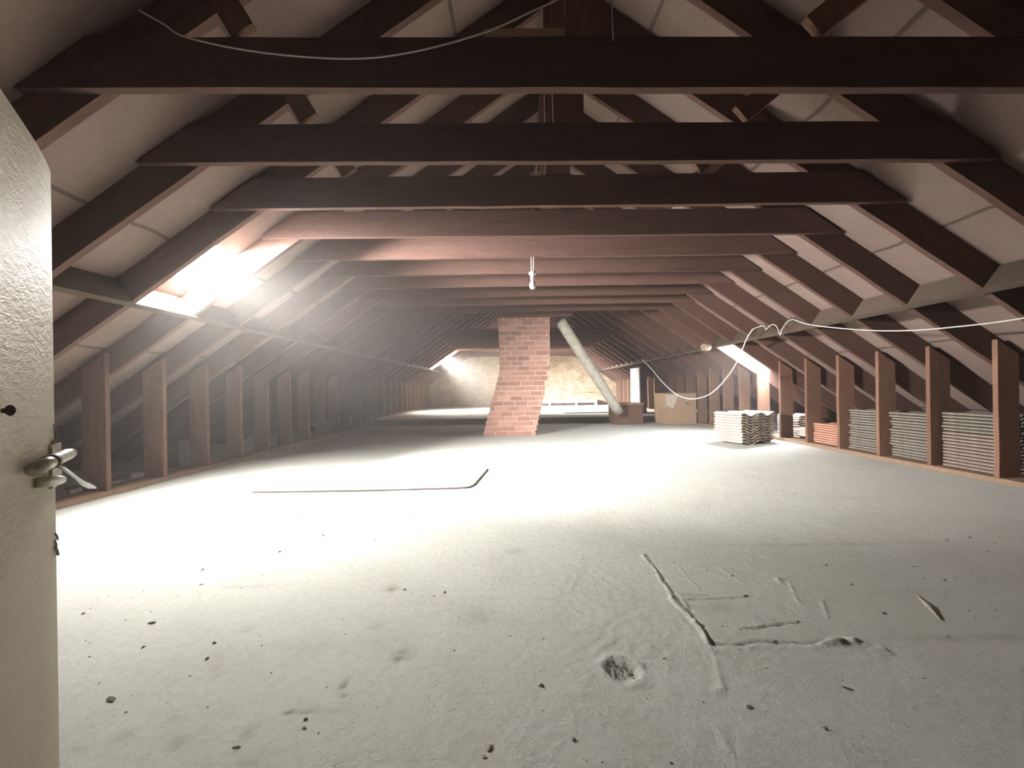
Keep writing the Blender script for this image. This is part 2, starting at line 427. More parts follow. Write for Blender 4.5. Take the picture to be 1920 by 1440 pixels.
# windows (small roof lights): (name, side, bay, d0, d1)
LIGHTS = [('window_1', -1, 3, 2.48, 2.81), ('window_2', 1, 9, 2.98, 3.70), ('window_3', -1, 21, 2.36, 2.81)]
def bay(k): return YK(k) + CT + RT + 0.002, YK(k + 1) + CT - 0.002

def roof(side, name):
    holes = [(d0, d1, *bay(k)) for n, s, k, d0, d1 in LIGHTS if s == side]
    ds = sorted({0.0, 5.12} | {h[0] for h in holes} | {h[1] for h in holes})
    ys = sorted({-1.3, WALL_Y + 0.1} | {h[2] for h in holes} | {h[3] for h in holes})
    mb = MB(); th = 0.03
    for i in range(len(ds) - 1):
        for j in range(len(ys) - 1):
            dm, ym = (ds[i] + ds[i + 1]) / 2, (ys[j] + ys[j + 1]) / 2
            if any(h[0] < dm < h[1] and h[2] < ym < h[3] for h in holes): continue
            a, c, y0, y1 = ds[i], ds[i + 1], ys[j], ys[j + 1]
            P = lambda d, y, u: (sx(side, d), y, zr(d) + 0.003 + u)
            vs = [P(a, y0, 0), P(c, y0, 0), P(c, y1, 0), P(a, y1, 0), P(a, y0, th), P(c, y0, th), P(c, y1, th), P(a, y1, th)]
            mb.add(vs, [(0, 3, 2, 1), (4, 5, 6, 7), (0, 1, 5, 4), (1, 2, 6, 5), (2, 3, 7, 6), (3, 0, 4, 7)])
    tag(mb.build(name, M_LINING), 'pale pinkish felt lining of the %s roof slope' % ('left' if side < 0 else 'right'), kind='structure')
roof(-1, 'ceiling_left'); roof(1, 'ceiling_right')

EM = {'window_1': emitter('daylight through the near glass', (1.0, 0.985, 0.95), 470.0),
      'window_2': emitter('daylight through the low glass', (0.92, 0.96, 1.0), 110.0),
      'window_3': emitter('daylight through the far glass', (1.0, 0.96, 0.88), 300.0)}
for n, s, k, d0, d1 in LIGHTS:
    y0, y1 = bay(k)
    root = empty(n, (sx(s, (d0 + d1) / 2), (y0 + y1) / 2, zr((d0 + d1) / 2)))
    tag(root, {'window_1': 'blazing small skylight in the near left roof slope', 'window_2': 'small bright skylight low in the right roof slope',
               'window_3': 'distant glowing skylight in the far left roof slope'}[n], kind='structure')
    q = MB()
    nrm = Vector((s * SLOPE, 0, 1)).normalized(); E = 0.045
    P = lambda d, y, u: Vector((sx(s, d), y, zr(d) + 0.003)) + nrm * u
    def slab(a, c, ya, yb, u0, u1):
        vs = [P(a, ya, u0), P(c, ya, u0), P(c, yb, u0), P(a, yb, u0), P(a, ya, u1), P(c, ya, u1), P(c, yb, u1), P(a, yb, u1)]
        q.add(vs, [(0, 3, 2, 1), (4, 5, 6, 7), (0, 1, 5, 4), (1, 2, 6, 5), (2, 3, 7, 6), (3, 0, 4, 7)])
    t = 0.02
    slab(d0 - t, d0, y0 - t, y1 + t, 0.034, E + 0.02); slab(d1, d1 + t, y0 - t, y1 + t, 0.034, E + 0.02)
    slab(d0, d1, y0 - t, y0, 0.034, E + 0.02); slab(d0, d1, y1, y1 + t, 0.034, E + 0.02)
    q.build('window_frame', M_PLY, root, False, Matrix.Identity(4))
    q = MB(); slab(d0 + 0.001, d1 - 0.001, y0 + 0.001, y1 - 0.001, E, E + 0.006)
    q.build('glass_pane', EM[n], root, False, Matrix.Identity(4))
    q = MB(); slab(d0, d1, y0 + (y1 - y0) * 0.74, y0 + (y1 - y0) * 0.74 + 0.012, E - 0.02, E - 0.002)
    q.build('glazing_bar', M_STEEL, root, False, Matrix.Identity(4))

# low daylight slanting in through the two left skylights
for n, s, k, d0, d1 in LIGHTS:
    if s > 0: continue
    y0, y1 = bay(k); dm = (d0 + d1) / 2
    nrm = Vector((s * SLOPE, 0, 1)).normalized()
    p = Vector((sx(s, dm), (y0 + y1) / 2, zr(dm))) - nrm * 0.075
    L = bpy.data.lights.new('slanting_daylight', 'AREA'); L.shape = 'RECTANGLE'; L.size = 0.30; L.size_y = 0.26
    L.energy = 165.0 if n == 'window_1' else 800.0; L.color = (1.0, 0.97, 0.94); L.spread = math.radians(80)
    o = bpy.data.objects.new('slanting_daylight', L); COL.objects.link(o)
    dr = Vector((3.4, 1.8, -1.3) if n == 'window_1' else (3.0, 0.6, -1.8)).normalized()
    o.location = p; o.rotation_euler = dr.to_track_quat('-Z', 'Y').to_euler()

# gable walls
def gable(name, y0, y1, mat, label):
    pts = [(C - 5.14, 0), (C + 5.14, 0), (C, zr(0) - 0.002)]
    vs = [(x, y0, z) for x, z in pts] + [(x, y1, z) for x, z in pts]
    tag(mesh_obj(name, vs, [(0, 1, 2), (5, 4, 3), (0, 3, 4, 1), (1, 4, 5, 2), (2, 5, 3, 0)], mat), label, kind='structure')
gable('wall_back', WALL_Y, WALL_Y + 0.1, M_GABLE, 'rough yellow brick gable wall at the far end')
gable('wall_front', -1.25, -1.15, M_GABLE, 'gable wall behind the doorway')

# ------------------------------------------------------------------ TIMBERS
for side, word in ((-1, 'left'), (1, 'right')):
    for k in range(1, NF + 1):
        y0 = YK(k) + CT; y1 = y0 + RT
        poly = [(sx(side, 0.016), zu(0.016)), (sx(side, 5.0), zu(5.0)), (sx(side, 5.0), zr(5.0)), (sx(side, 0.016), zr(0.016))]
        # lowest end rests on the floor
        dl = (ZU - 0.005) / SLOPE; dt = (ZR - 0.005) / SLOPE
        poly = [(sx(side, 0.016), zu(0.016)), (sx(side, dl), zu(dl)), (sx(side, dt), zr(dt)), (sx(side, 0.016), zr(0.016))]
        if side > 0: poly = [poly[0], poly[3], poly[2], poly[1]]; poly.reverse()
        poly2 = poly if side < 0 else [poly[0], poly[1], poly[2], poly[3]]
        o = prism('rafter', poly2, y0, y1, M_TIMBER, ang=(-ANG if side > 0 else ANG), jit=0.003)
        tag(o, 'rough dark red-brown rafter on the %s roof slope, %s from the doorway' % (word, ORD[k]), 'rafter', 'rafters of the %s roof slope' % word)
    for k in range(4, NF + 1):
        y0 = YK(k); y1 = y0 + CT - 0.001
        zb = 0.042 if y0 < STEP_Y - 0.05 else STEP_Z + 0.042
        a, c = sx(side, POST_D), sx(side, POST_D + random.uniform(0.165, 0.19))
        da, dc = abs(a - C), abs(c - C)
        poly = [(a, zb), (c, zb), (c, zr(dc) - 0.055), (a, zr(da) - 0.055)]
        if side < 0: poly = [poly[1], poly[0], poly[3], poly[2]]
        mw_o = prism('wall_post', poly, y0, y1, M_POST, ang=math.pi / 2, jit=0.003)
        mw_o.name = 'timber_post'
        tag(mw_o, 'upright sawn timber post along the %s eaves, %s from the doorway' % (word, ORD[k - 3]), 'post', 'posts along the %s eaves' % word)
    # noggings between the rafters, square to the slope, at purlin height
    PD = 2.83
    for k in range(1, NF):
        y0 = YK(k) + CT + RT + 0.001; y1 = YK(k + 1) + CT - 0.001
        n = Vector((side * SLOPE, 1)).normalized(); u = Vector((side, -SLOPE)).normalized()
        base = Vector((sx(side, PD), zu(PD))); hd = RV * math.cos(ANG) - 0.004
        p = [base, base + u * 0.03, base + u * 0.03 + n * hd, base + n * hd]
        if side < 0: p = [p[1], p[0], p[3], p[2]]
        o = prism('nogging', [tuple(q) for q in p], y0, y1, M_NOG, ang=0, jit=0.0)
        tag(o, 'short grey-tan nogging board between %s-slope rafters, %s bay from the doorway' % (word, ORD[k]), 'nogging', 'noggings of the %s roof slope' % word)
    base = Vector((sx(side, PD), zu(PD))); n = Vector((side * SLOPE, 1)).normalized(); u = Vector((side, -SLOPE)).normalized()
    mb = MB()
    cs = [base - n * 0.020 - u * 0.004, base - n * 0.020 + u * 0.036, base - n * 0.002 + u * 0.036, base - n * 0.002 - u * 0.004]
    steps = 40
    for i in range(steps + 1):
        y = 1.2 + (WALL_Y - 0.03 - 1.2) * i / steps
        off = n * random.uniform(-0.003, 0.0) 
        mb.v += [Vector((q.x + off.x, y, q.y + off.y)) for q in cs]
    for i in range(steps):
        for j in range(4): mb.f.append((i * 4 + j, i * 4 + (j + 1) % 4, i * 4 + 4 + (j + 1) % 4, i * 4 + 4 + j))
    mb.f += [(3, 2, 1, 0), tuple(steps * 4 + j for j in range(4))]
    tag(mb.build('purlin', M_NOG), 'long thin purlin batten under the %s-slope rafters' % word, 'purlin')
    # sole plate
    for seg, (ya, yb, z0) in enumerate(((0.9, STEP_Y - 0.03, 0.0), (STEP_Y + 0.04, WALL_Y - 0.01, STEP_Z))):
        x0, x1 = sorted((sx(side, POST_D - 0.02), sx(side, POST_D + 0.20)))
        pl = MB(); nn = 30
        for i in range(nn + 1):
            y = ya + (yb - ya) * i / nn; w = random.uniform(-0.008, 0.008)
            xa, xb = (x0, x1 + w) if side < 0 else (x0 + w, x1)
            pl.v += [Vector((xa, y, z0 + 0.001)), Vector((xb, y, z0 + 0.001)), Vector((xb, y, z0 + 0.040)), Vector((xa, y, z0 + 0.040))]
        for i in range(nn):
            for j in range(4): pl.f.append((i * 4 + j, i * 4 + (j + 1) % 4, i * 4 + 4 + (j + 1) % 4, i * 4 + 4 + j))
        pl.f += [(3, 2, 1, 0), tuple(nn * 4 + j for j in range(4))]
        tag(pl.build('sole_plate', M_PLATE), 'tan timber sole plate under the %s posts, %s' % (word, 'in front of the step' if seg == 0 else 'on the raised floor'), 'sole plate')

# ridge board
m_ = MB(); m_.box(C - 0.015, C + 0.015, 0.9, WALL_Y - 0.02, zu(0) - 0.03, zr(0) - 0.02)
tag(m_.build('ridge_board', M_TIMBER), 'long dark ridge board at the roof apex', 'ridge board')

# collars
TILT = {1: 0.014, 2: 0.010, 3: 0.004, 4: 0.006}
COLLARS = list(range(1, 11)) + list(range(16, NF + 1))
for n_, k in enumerate(COLLARS):
    y0 = YK(k); y1 = y0 + CT - 0.001
    z0, z1 = COLLAR_Z, COLLAR_Z + COLLAR_H
    db, dt = (ZR - z0) / SLOPE - 0.02, (ZR - z1) / SLOPE - 0.02
    tl = TILT.get(k, 0.0)
    poly = [(C - db, z0 + tl * db), (C + db, z0 - tl * db), (C + dt, z1 - tl * dt), (C - dt, z1 + tl * dt)]
    if tl:  # keep the ends inside the roof
        poly = [(x + (0.03 if x < C else 0.0), z) for x, z in poly]
    o = prism('collar_beam', poly, y0, y1, M_TIMBER, ang=0, jit=0.002, seg=0.3)
    lab = 'dark timber collar beam across the attic, %s from the doorway' % ORD[n_ + 1] if n_ < 10 else \
          'distant timber collar beam over the raised floor, %s beyond the chimney' % ORD[n_ - 9]
    tag(o, lab, 'beam', 'collar beams')
# hangers and struts above the nearer collars
for k in range(1, 5):
    y0 = YK(k); y1 = y0 + CT - 0.001; zt = COLLAR_Z + COLLAR_H + 0.006
    o = prism('hanger', [(0.225, zt), (0.385, zt), (0.385, zu(0.1) - 0.005), (C + 0.016, zu(0) - 0.034), (C - 0.016, zu(0) - 0.034), (0.225, zu(0.075) - 0.005)], y0, y1, M_POST, ang=math.pi / 2)
    tag(o, 'upright board from the %s collar beam up to the ridge' % ORD[k], 'hanger board', 'ridge hangers')
    for side, db, lean, word in ((1, 0.93, 0.86, 'right'), (-1, 1.36, -0.5, 'left')):
        zt = COLLAR_Z + COLLAR_H + 0.006 - side * TILT.get(k, 0.0) * db + 0.004; b0 = Vector((sx(side, db), zt + 0.012))
        dr = Vector((math.sin(lean), math.cos(lean)))
        # up to the lining
        ta = 0
        while b0.y + dr.y * ta < zr(abs(b0.x + dr.x * ta - C)) - 0.05 and ta < 2: ta += 0.005
        e0 = b0 + dr * (ta - 0.02); w = Vector((dr.y, -dr.x)) * 0.05
        pa, pb, pc, pd = b0 - w, b0 + w, e0 + w, e0 - w
        lowest = min(pa.y, pb.y)
        sh = zt - lowest if lowest < zt else 0
        pts = [(p.x, p.y + sh) for p in (pa, pb)] + [(p.x, p.y) for p in (pc, pd)]
        o = prism('strut', pts, y0 + 0.002, y1, M_POST, ang=math.pi / 2 - lean)
        tag(o, 'slanting strut from the %s collar beam to the %s slope' % (ORD[k], word), 'strut', 'slanting struts above the collar beams')
m_ = MB(); m_.box(-0.10, 0.222, YK(1) + 0.001, YK(1) + 0.034, COLLAR_Z + COLLAR_H + 0.007, COLLAR_Z + COLLAR_H + 0.040)
tag(m_.build('timber_offcut', M_PLY), 'short pale offcut lying on top of the nearest collar beam', 'offcut')
# trimmer over the chimney
o = prism('trimmer_beam', [(-0.27, 1.985), (0.98, 1.985), (0.98, 2.12), (-0.27, 2.12)], 6.40, 6.45, M_TIMBER)
tag(o, 'short red-brown trimmer board against the top of the chimney', 'beam')

# ------------------------------------------------------------------ CHIMNEY
CY = 6.47
prof = [(0.0, -0.545, 0.335), (0.30, -0.47, 0.405), (0.60, -0.385, 0.48), (0.90, -0.295, 0.545), (1.10, -0.25, 0.585), (1.30, -0.245, 0.605), (1.98, -0.27, 0.612), (2.4, -0.27, 0.612)]
def chim(z):
    for (a, l0, r0), (c, l1, r1) in zip(prof, prof[1:]):
        if z <= c:
            t = (z - a) / (c - a); return l0 + (l1 - l0) * t, r0 + (r1 - r0) * t
    return prof[-1][1:]
root = empty('chimney', (0.03, CY + 0.2, 0))
tag(root, 'red brick chimney breast leaning to the left at its foot', 'chimney')
course = 0.0845; mb = MB(); tint = []; core = MB()
nC = 24; CD = 0.42
palette = [(0.439, 0.213, 0.165), (0.488, 0.250, 0.195), (0.390, 0.183, 0.146), (0.525, 0.293, 0.226), (0.329, 0.165, 0.134), (0.464, 0.238, 0.189)]
for i in range(nC):
    z0 = i * course + 0.001; z1 = z0 + course - 0.016
    l, r = chim((z0 + z1) / 2)
    r2 = chim((z0 + z1) / 2)[1]
    core.box(l + 0.008, r - 0.008, CY + 0.010, CY + CD - 0.01, z0 - 0.001, z0 + course - 0.001)
    bw = 0.205; x = l - (0.0 if i % 2 == 0 else bw * 0.5)
    while x < r - 0.02:
        xa, xb = max(x, l), min(x + bw - 0.016, r)
        if xb - xa > 0.03:
            j = lambda: random.uniform(-0.0025, 0.0025)
            dy = random.uniform(-0.004, 0.003)
            M = Matrix.Translation((0, 0, 0))
            n0 = len(mb.f)
            vs = [(xa + j(), CY + dy + j(), z0 + j()), (xb + j(), CY + dy + j(), z0 + j()), (xb + j(), CY + CD, z0), (xa + j(), CY + CD, z0),
                  (xa + j(), CY + dy + j(), z1 + j()), (xb + j(), CY + dy + j(), z1 + j()), (xb + j(), CY + CD, z1), (xa + j(), CY + CD, z1)]
            mb.add(vs, [(0, 3, 2, 1), (4, 5, 6, 7), (0, 1, 5, 4), (1, 2, 6, 5), (2, 3, 7, 6), (3, 0, 4, 7)])
            c_ = random.choice(palette); f_ = random.uniform(0.85, 1.15)
            if i < 6: c_ = tuple(0.6 * p + 0.4 * q for p, q in zip(c_, (0.46, 0.22, 0.16)))
            tint += [tuple(min(1, p * f_) for p in c_)] * 6
        x += bw
o = mb.build('brickwork', M_BRICK, root, False, Matrix.Identity(4))
ca = o.data.color_attributes.new('tint', 'FLOAT_COLOR', 'CORNER')
li = 0
for p, c_ in zip(o.data.polygons, tint):
    for q in p.loop_indices: ca.data[q].color = (*c_, 1)
core.build('mortar', M_MORTAR, root, False, Matrix.Identity(4))

# ------------------------------------------------------------------ flue pipe, boxed pier, crate, partition beyond
m_ = MB()
pa = at(1050, 601, 6.72); pb = at(1160, 772, 7.96)
m_.tube([pa + (pb - pa) * t for t in [i / 14 for i in range(15)]], [0.098 + 0.004 * noise.noise((i * 0.9, 0, 0)) for i in range(15)], 20)
tag(m_.build('flue_pipe', M_PIPE, None, True), 'pale grey round flue pipe leaning down to the right from the chimney top', 'pipe')
root = empty('boxed_pier', (2.4, 8.36, 0))
tag(root, 'low brown boxed pier at the foot of the leaning pipe', 'pier')
m_ = MB(); m_.box(2.10, 2.70, 8.10, 8.62, 0.002, 0.42); m_.build('box_side', M_POST, root, False, Matrix.Identity(4))
m_ = MB(); m_.box(2.09, 2.71, 8.09, 8.63, 0.421, 0.445); m_.build('top_board', M_PLY, root, False, Matrix.Identity(4))

root = empty('wooden_crate', (3.45, 8.2, 0))
tag(root, 'tan plywood crate standing on the floor by the right-hand posts', 'crate')
x0, x1, ya, yb, h = 3.12, 3.74, 7.92, 8.60, 0.63
for nm, bx in (('front_panel', (x0, x1, ya, ya + 0.02, 0.005, h)), ('back_panel', (x0, x1, yb - 0.02, yb, 0.005, h)),
               ('end_panel', (x0, x0 + 0.02, ya + 0.021, yb - 0.021, 0.005, h)), ('end_panel', (x1 - 0.02, x1, ya + 0.021, yb - 0.021, 0.005, h)),
               ('lid', (x0 - 0.012, x1 + 0.012, ya - 0.012, yb + 0.01, h + 0.001, h + 0.02)),
               ('base_panel', (x0 + 0.021, x1 - 0.021, ya + 0.021, yb - 0.021, 0.006, 0.03))):
    m_ = MB(); m_.box(*bx); m_.build(nm, M_PLY, root, False, Matrix.Identity(4))
m_ = MB()
m_.add([(x0 - 0.004, ya - 0.004, h - 0.01), (x0 + 0.27, ya - 0.004, h - 0.01), (x0 + 0.14, ya - 0.004, 0.34), (x0 - 0.004, ya - 0.004, 0.40),
        (x0 - 0.004, ya - 0.001, h - 0.01), (x0 + 0.27, ya - 0.001, h - 0.01), (x0 + 0.14, ya - 0.001, 0.34), (x0 - 0.004, ya - 0.001, 0.40)],
       [(3, 2, 1, 0), (4, 5, 6, 7), (0, 1, 5, 4), (1, 2, 6, 5), (2, 3, 7, 6), (3, 0, 4, 7)])
f_ = m_.build('paper_flap', M_TILE_BUFF, root, False, Matrix.Identity(4)); f_['label'] = 'torn pale paper on the crate front'
m_ = MB(); m_.box(x0 + 0.40, x0 + 0.47, ya - 0.003, ya - 0.0005, 0.42, 0.45)
m_.build('hand_hole', M_DARK, root, False, Matrix.Identity(4))

root = empty('partition_stub', (3.17, 9.85, STEP_Z))
tag(root, 'upright pale-sided partition stub on the raised floor behind the crate', 'partition')
m_ = MB(); m_.box(3.11, 3.26, 9.50, 10.22, STEP_Z + 0.002, 1.27); m_.build('stud', M_TIMBER, root, False, Matrix.Identity(4))
m_ = MB(); m_.box(3.085, 3.109, 9.50, 10.22, STEP_Z + 0.002, 1.27); m_.build('pale_lit_side', M_PLASTER, root, False, Matrix.Identity(4))  # pale face puts the daylight on this side into its colour

# low bench-like rail at the far wall, batten on the raised floor
root = empty('low_rail', (2.0, WALL_Y - 0.2, STEP_Z))
tag(root, 'low pale timber rail on short legs at the foot of the brick wall', 'rail')
m_ = MB(); m_.box(0.3, 3.1, WALL_Y - 0.26, WALL_Y - 0.06, STEP_Z + 0.10, STEP_Z + 0.22); m_.build('rail_board', M_PLASTER, root, False, Matrix.Identity(4))
for x in (0.32, 1.28, 2.30, 3.04):
    m_ = MB(); m_.box(x, x + 0.06, WALL_Y - 0.26, WALL_Y - 0.06, STEP_Z + 0.002, STEP_Z + 0.099); m_.build('leg', M_PLASTER, root, False, Matrix.Identity(4))
p0, p1 = on_floor(1058, 775, STEP_Z), on_floor(1146, 774, STEP_Z)
m_ = MB(); m_.box(p0.x, p1.x, p0.y - 0.05, p0.y + 0.02, STEP_Z + 0.001, STEP_Z + 0.02)
tag(m_.build('batten', M_TIMBER), 'dark thin batten lying on the bright raised floor right of the chimney', 'batten')

# ------------------------------------------------------------------ ROOF TILES
def tile_mesh(name, mat, L=0.42, W=0.33, th=0.015, amp=0.022, waves=1.6):
    nxs, nys = 24, 6
    prof_ = []
    for i in range(nxs + 1):
        t = i / nxs
        z = amp * (math.sin(2 * math.pi * waves * t + 0.3) * 0.5 + 0.5)
        prof_.append((-W / 2 + W * t, z))
    vs = []; fs = []
    rr = random.Random(3)
    for top in (0, 1):
        for j in range(nys + 1):
            y = -L / 2 + L * j / nys
            for x, z in prof_: vs.append((x, y + rr.uniform(-.003, .003) * (j in (0, nys)), z + th * top))
    n = nxs + 1; S = n * (nys + 1)
    for j in range(nys):
        for i in range(nxs):
            a = j * n + i
            fs.append((a, a + n, a + n + 1, a + 1)); b_ = a + S; fs.append((b_, b_ + 1, b_ + n + 1, b_ + n))
    for i in range(nxs):
        a = i; fs.append((a, a + 1, a + 1 + S, a + S)); a = nys * n + i; fs.append((a + 1, a, a + S, a + 1 + S))
    for j in range(nys):
        a = j * n; fs.append((a + n, a, a + S, a + n + S)); a = j * n + nxs; fs.append((a, a + n, a + n + S, a + S))
    me = bpy.data.meshes.new(name); me.from_pydata(vs, [], fs); me.update(); me.materials.append(mat)
    return me
T_BUFF = tile_mesh('roof_tile_buff', M_TILE_BUFF, amp=0.045, th=0.014, waves=1.25); T_GREY = tile_mesh('roof_tile_grey', M_TILE_GREY, L=0.385, amp=0.016)
T_RED = tile_mesh('roof_tile_red', M_TILE_RED, amp=0.016); T_PINK = tile_mesh('roof_tile_pink', M_TILE_PINK, L=0.385, amp=0.012)
def stack(me, x, y, z, n, pitch, rz, kind, where, group, jr=0.008, fn=None):
    for i in range(n):
        if me is T_GREY: jr = 0.016
        m_e = fn(i) if fn else me
        o = bpy.data.objects.new('roof_tile', m_e); COL.objects.link(o)
        o.location = (x + random.uniform(-jr, jr), y + random.uniform(-jr, jr) * 0.6, z + i * pitch)
        o.rotation_euler = (0, 0, rz + random.uniform(-0.03, 0.03))
        pos = 'topmost' if i == n - 1 else ('bottom' if i == 0 else ORD[i + 1] + ' up')
        tag(o, '%s roof tile, %s of the stack %s' % (kind, pos, where), 'roof tile', group)
rz = math.atan2(0.36, 0.93)
ld = Vector((-0.36, 0.93)); wd = Vector((0.93, 0.36))
cor = on_floor(1391, 836); cor = Vector((cor.x, cor.y))
q = cor + ld * 0.21 + wd * 0.165
stack(T_BUFF, q.x, q.y, 0.001, 11, 0.037, rz, 'buff wavy', 'on the floor, nearer the chimney', 'floor stack of buff tiles by the right posts')
q = cor + ld * 0.24 + wd * 0.515
stack(T_BUFF, q.x, q.y, 0.001, 11, 0.0365, rz, 'buff wavy', 'on the floor, nearer the right posts', 'second floor stack of buff tiles by the right posts')
xe = sx(1, POST_D) + 0.215
def mid(k): return (YK(k) + YK(k + 1) + CT) / 2 + 0.0
ZP = 0.042
stack(T_GREY, xe + 0.03, mid(5), ZP, 16, 0.0285, 0.0, 'weathered grey', 'between the second and third right posts', 'grey tiles between the second and third right posts')
stack(T_GREY, xe + 0.04, mid(6), ZP, 16, 0.0285, 0.0, 'weathered grey', 'between the third and fourth right posts', 'grey tiles between the third and fourth right posts')
stack(T_PINK, xe + 0.02, mid(4), ZP, 17, 0.0285, 0.0, 'pale', 'between the two nearest right posts', 'tiles between the two nearest right posts', 0.006, lambda i: T_PINK if i < 11 else T_GREY)
stack(T_RED, xe + 0.02, mid(7), ZP, 9, 0.028, 0.0, 'red clay', 'between the fourth and fifth right posts', 'red tiles between the fourth and fifth right posts')
stack(T_BUFF, xe + 0.21, mid(8) + 0.03, ZP, 4, 0.028, 0.1, 'pale', 'between the fifth and sixth right posts', 'low tile stack between the fifth and sixth right posts')
stack(T_BUFF, xe + 0.23, mid(9), ZP - 0.04, 10, 0.032, 0.05, 'buff', 'between the sixth and seventh right posts', 'tiles between the sixth and seventh right posts')

# a few leftovers in the left eaves
def board(name, p, L, W, T, rz, tilt, mat, label, cat):
    M = Matrix.Translation(Vector(p)) @ Matrix.Rotation(rz, 4, 'Z') @ Matrix.Rotation(tilt, 4, 'Y')
    m_ = MB(); m_.box(-L / 2, L / 2, -W / 2, W / 2, 0, T, M)
    return tag(m_.build(name, mat, None, False, M), label, cat)
xl = sx(-1, POST_D) - 0.3
board('timber_offcut', (xl - 0.05, mid(4) - 0.02, 0.001), 0.34, 0.10, 0.03, 1.2, 0, M_PLASTER, 'pale offcut on the floor between the two nearest left posts', 'offcut')
board('timber_offcut', (xl - 0.10, mid(4) + 0.02, 0.033), 0.40, 0.03, 0.02, 1.5, 0, M_NOG, 'thin lath lying across the pale offcut in the left eaves', 'lath')
board('timber_offcut', (xl - 0.10, mid(5), 0.001), 0.25, 0.09, 0.04, 1.0, 0, M_PLASTER, 'small pale block between the second and third left posts', 'offcut')
board('tin_box', (xl - 0.25, mid(6), 0.001), 0.22, 0.25, 0.28, 0.1, 0, M_DARK, 'dark box in the left eaves behind the third post', 'box')

# ------------------------------------------------------------------ FLOOR ITEMS
pts = [on_floor(x, y) for x, y in ((474, 924), (560, 923), (700, 921), (800, 918), (868, 916), (886, 912), (896, 902), (914, 881))]
pts = smooth_curve([p + Vector((0, 0, 0.005)) for p in pts], 6)
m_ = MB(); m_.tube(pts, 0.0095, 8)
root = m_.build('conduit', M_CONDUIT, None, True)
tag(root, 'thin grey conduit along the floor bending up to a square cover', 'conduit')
c0, c1, c2, c3 = (on_floor(x, y) for x, y in ((883, 882), (950, 882), (953, 870), (891, 870)))
root = empty('floor_cover', ((c0 + c2) / 2))
tag(root, 'flat rectangular floor cover at the end of the conduit', 'cover')
def quad_slab(cs, z0, z1, shrink=1.0):
    ce = sum(cs, Vector()) / 4
    cs = [ce + (p - ce) * shrink for p in cs]
    vs = [Vector((p.x, p.y, z0)) for p in cs] + [Vector((p.x, p.y, z1)) for p in cs]
    return vs, [(3, 2, 1, 0), (4, 5, 6, 7), (0, 1, 5, 4), (1, 2, 6, 5), (2, 3, 7, 6), (3, 0, 4, 7)]
m_ = MB(); m_.add(*quad_slab([c0, c1, c2, c3], 0.0005, 0.003)); m_.build('cover_rim', M_CRUMB, root, False, Matrix.Identity(4))
m_ = MB(); m_.add(*quad_slab([c0, c1, c2, c3], 0.0035, 0.006, 0.95)); m_.build('cover_plate', M_FLOOR, root, False, Matrix.Identity(4))

a, c = on_floor(1718, 1116), on_floor(1762, 1162)
d = (c - a); L = d.length; rzs = math.atan2(d.y, d.x)
M = Matrix.Translation(a + Vector((0, 0, 0.001))) @ Matrix.Rotation(rzs, 4, 'Z')
m_ = MB(); m_.add([M @ Vector(p) for p in ((0, -0.001, 0), (L * .5, -0.006, 0), (L, 0, 0), (L * .5, 0.006, 0), (0, 0.0, 0.003), (L * .5, -0.003, 0.010), (L, 0, 0.004), (L * .5, 0.004, 0.010))],
                  [(3, 2, 1, 0), (4, 5, 6, 7), (0, 1, 5, 4), (1, 2, 6, 5), (2, 3, 7, 6), (3, 0, 4, 7)])
tag(m_.build('wood_splinter', M_CRUMB), 'long thin splinter lying on the smooth floor right of the patched square', 'splinter')

def lump(r, seed, sq=(1, 1, 1)):
    import bmesh
    bm = bmesh.new(); bmesh.ops.create_icosphere(bm, subdivisions=2, radius=1)
    for v in bm.verts:
        k = 1 + 0.45 * noise.noise(v.co * 1.6 + Vector((seed * 7.1, seed, 0)))
        v.co = Vector((v.co.x * sq[0], v.co.y * sq[1], v.co.z * sq[2])) * r * k
    me = bpy.data.meshes.new('lump'); bm.to_mesh(me); bm.free()
    return me
CH_ = [(285, 1168, .013, (1.6, .8, .7), 'dark thick chip on the floor left of the middle'), (208, 1312, .013, (1.9, .8, .6), 'dark flat chip low on the left floor'),
       (573, 1349, .007, (1, 1, .9), 'small dark pebble, upper of two on the near floor'), (571, 1366, .007, (1.3, .8, .7), 'small dark pebble, lower of two on the near floor'),
       (443, 1402, .008, (1.9, .7, .5), 'dark sliver at the bottom left of the floor'), (917, 1403, .010, (.9, 1.3, 1), 'pale stone near the bottom middle of the floor'),
       (1075, 1387, .008, (1, 1, 1), 'small round stone near the bottom, right of the pale stone'), (908, 1420, .007, (1.2, 1, .8), 'tiny dark stone just below the pale stone'),
       (378, 1096, .008, (1.8, .9, .5), 'dark flake on the left floor above the thick chip'), (460, 967, .010, (1.3, 1, .6), 'small dark crumb just below the left end of the conduit'),
       (1405, 1326, .009, (1.3, 1, .7), 'dark pebble below the patched square'), (1590, 1292, .010, (1.8, .8, .6), 'dark flake below the right end of the patched square'),
       (1714, 1063, .007, (1.6, .8, .6), 'dark speck above the thin splinter'), (1398, 1118, .011, (1.5, .9, .7), 'dark crumb inside the patched square')]
for i, (x, y, r, sq, lab) in enumerate(CH_):
    p = on_floor(x, y)
    o = bpy.data.objects.new('stone_chip', lump(r * 0.62, i + 1, (sq[0], sq[1], sq[2] * 0.55))); COL.objects.link(o)
    o.data.materials.append(M_CRUMB if 'pale' in lab or 'round' in lab else M_DARK)
    o.location = (p.x, p.y, hz(p.x, p.y) + r * sq[2] * 0.22); o.rotation_euler = (0, 0, random.uniform(-.6, .6))
    tag(o, lab, 'chip', 'loose chips on the floor')
mb = MB()
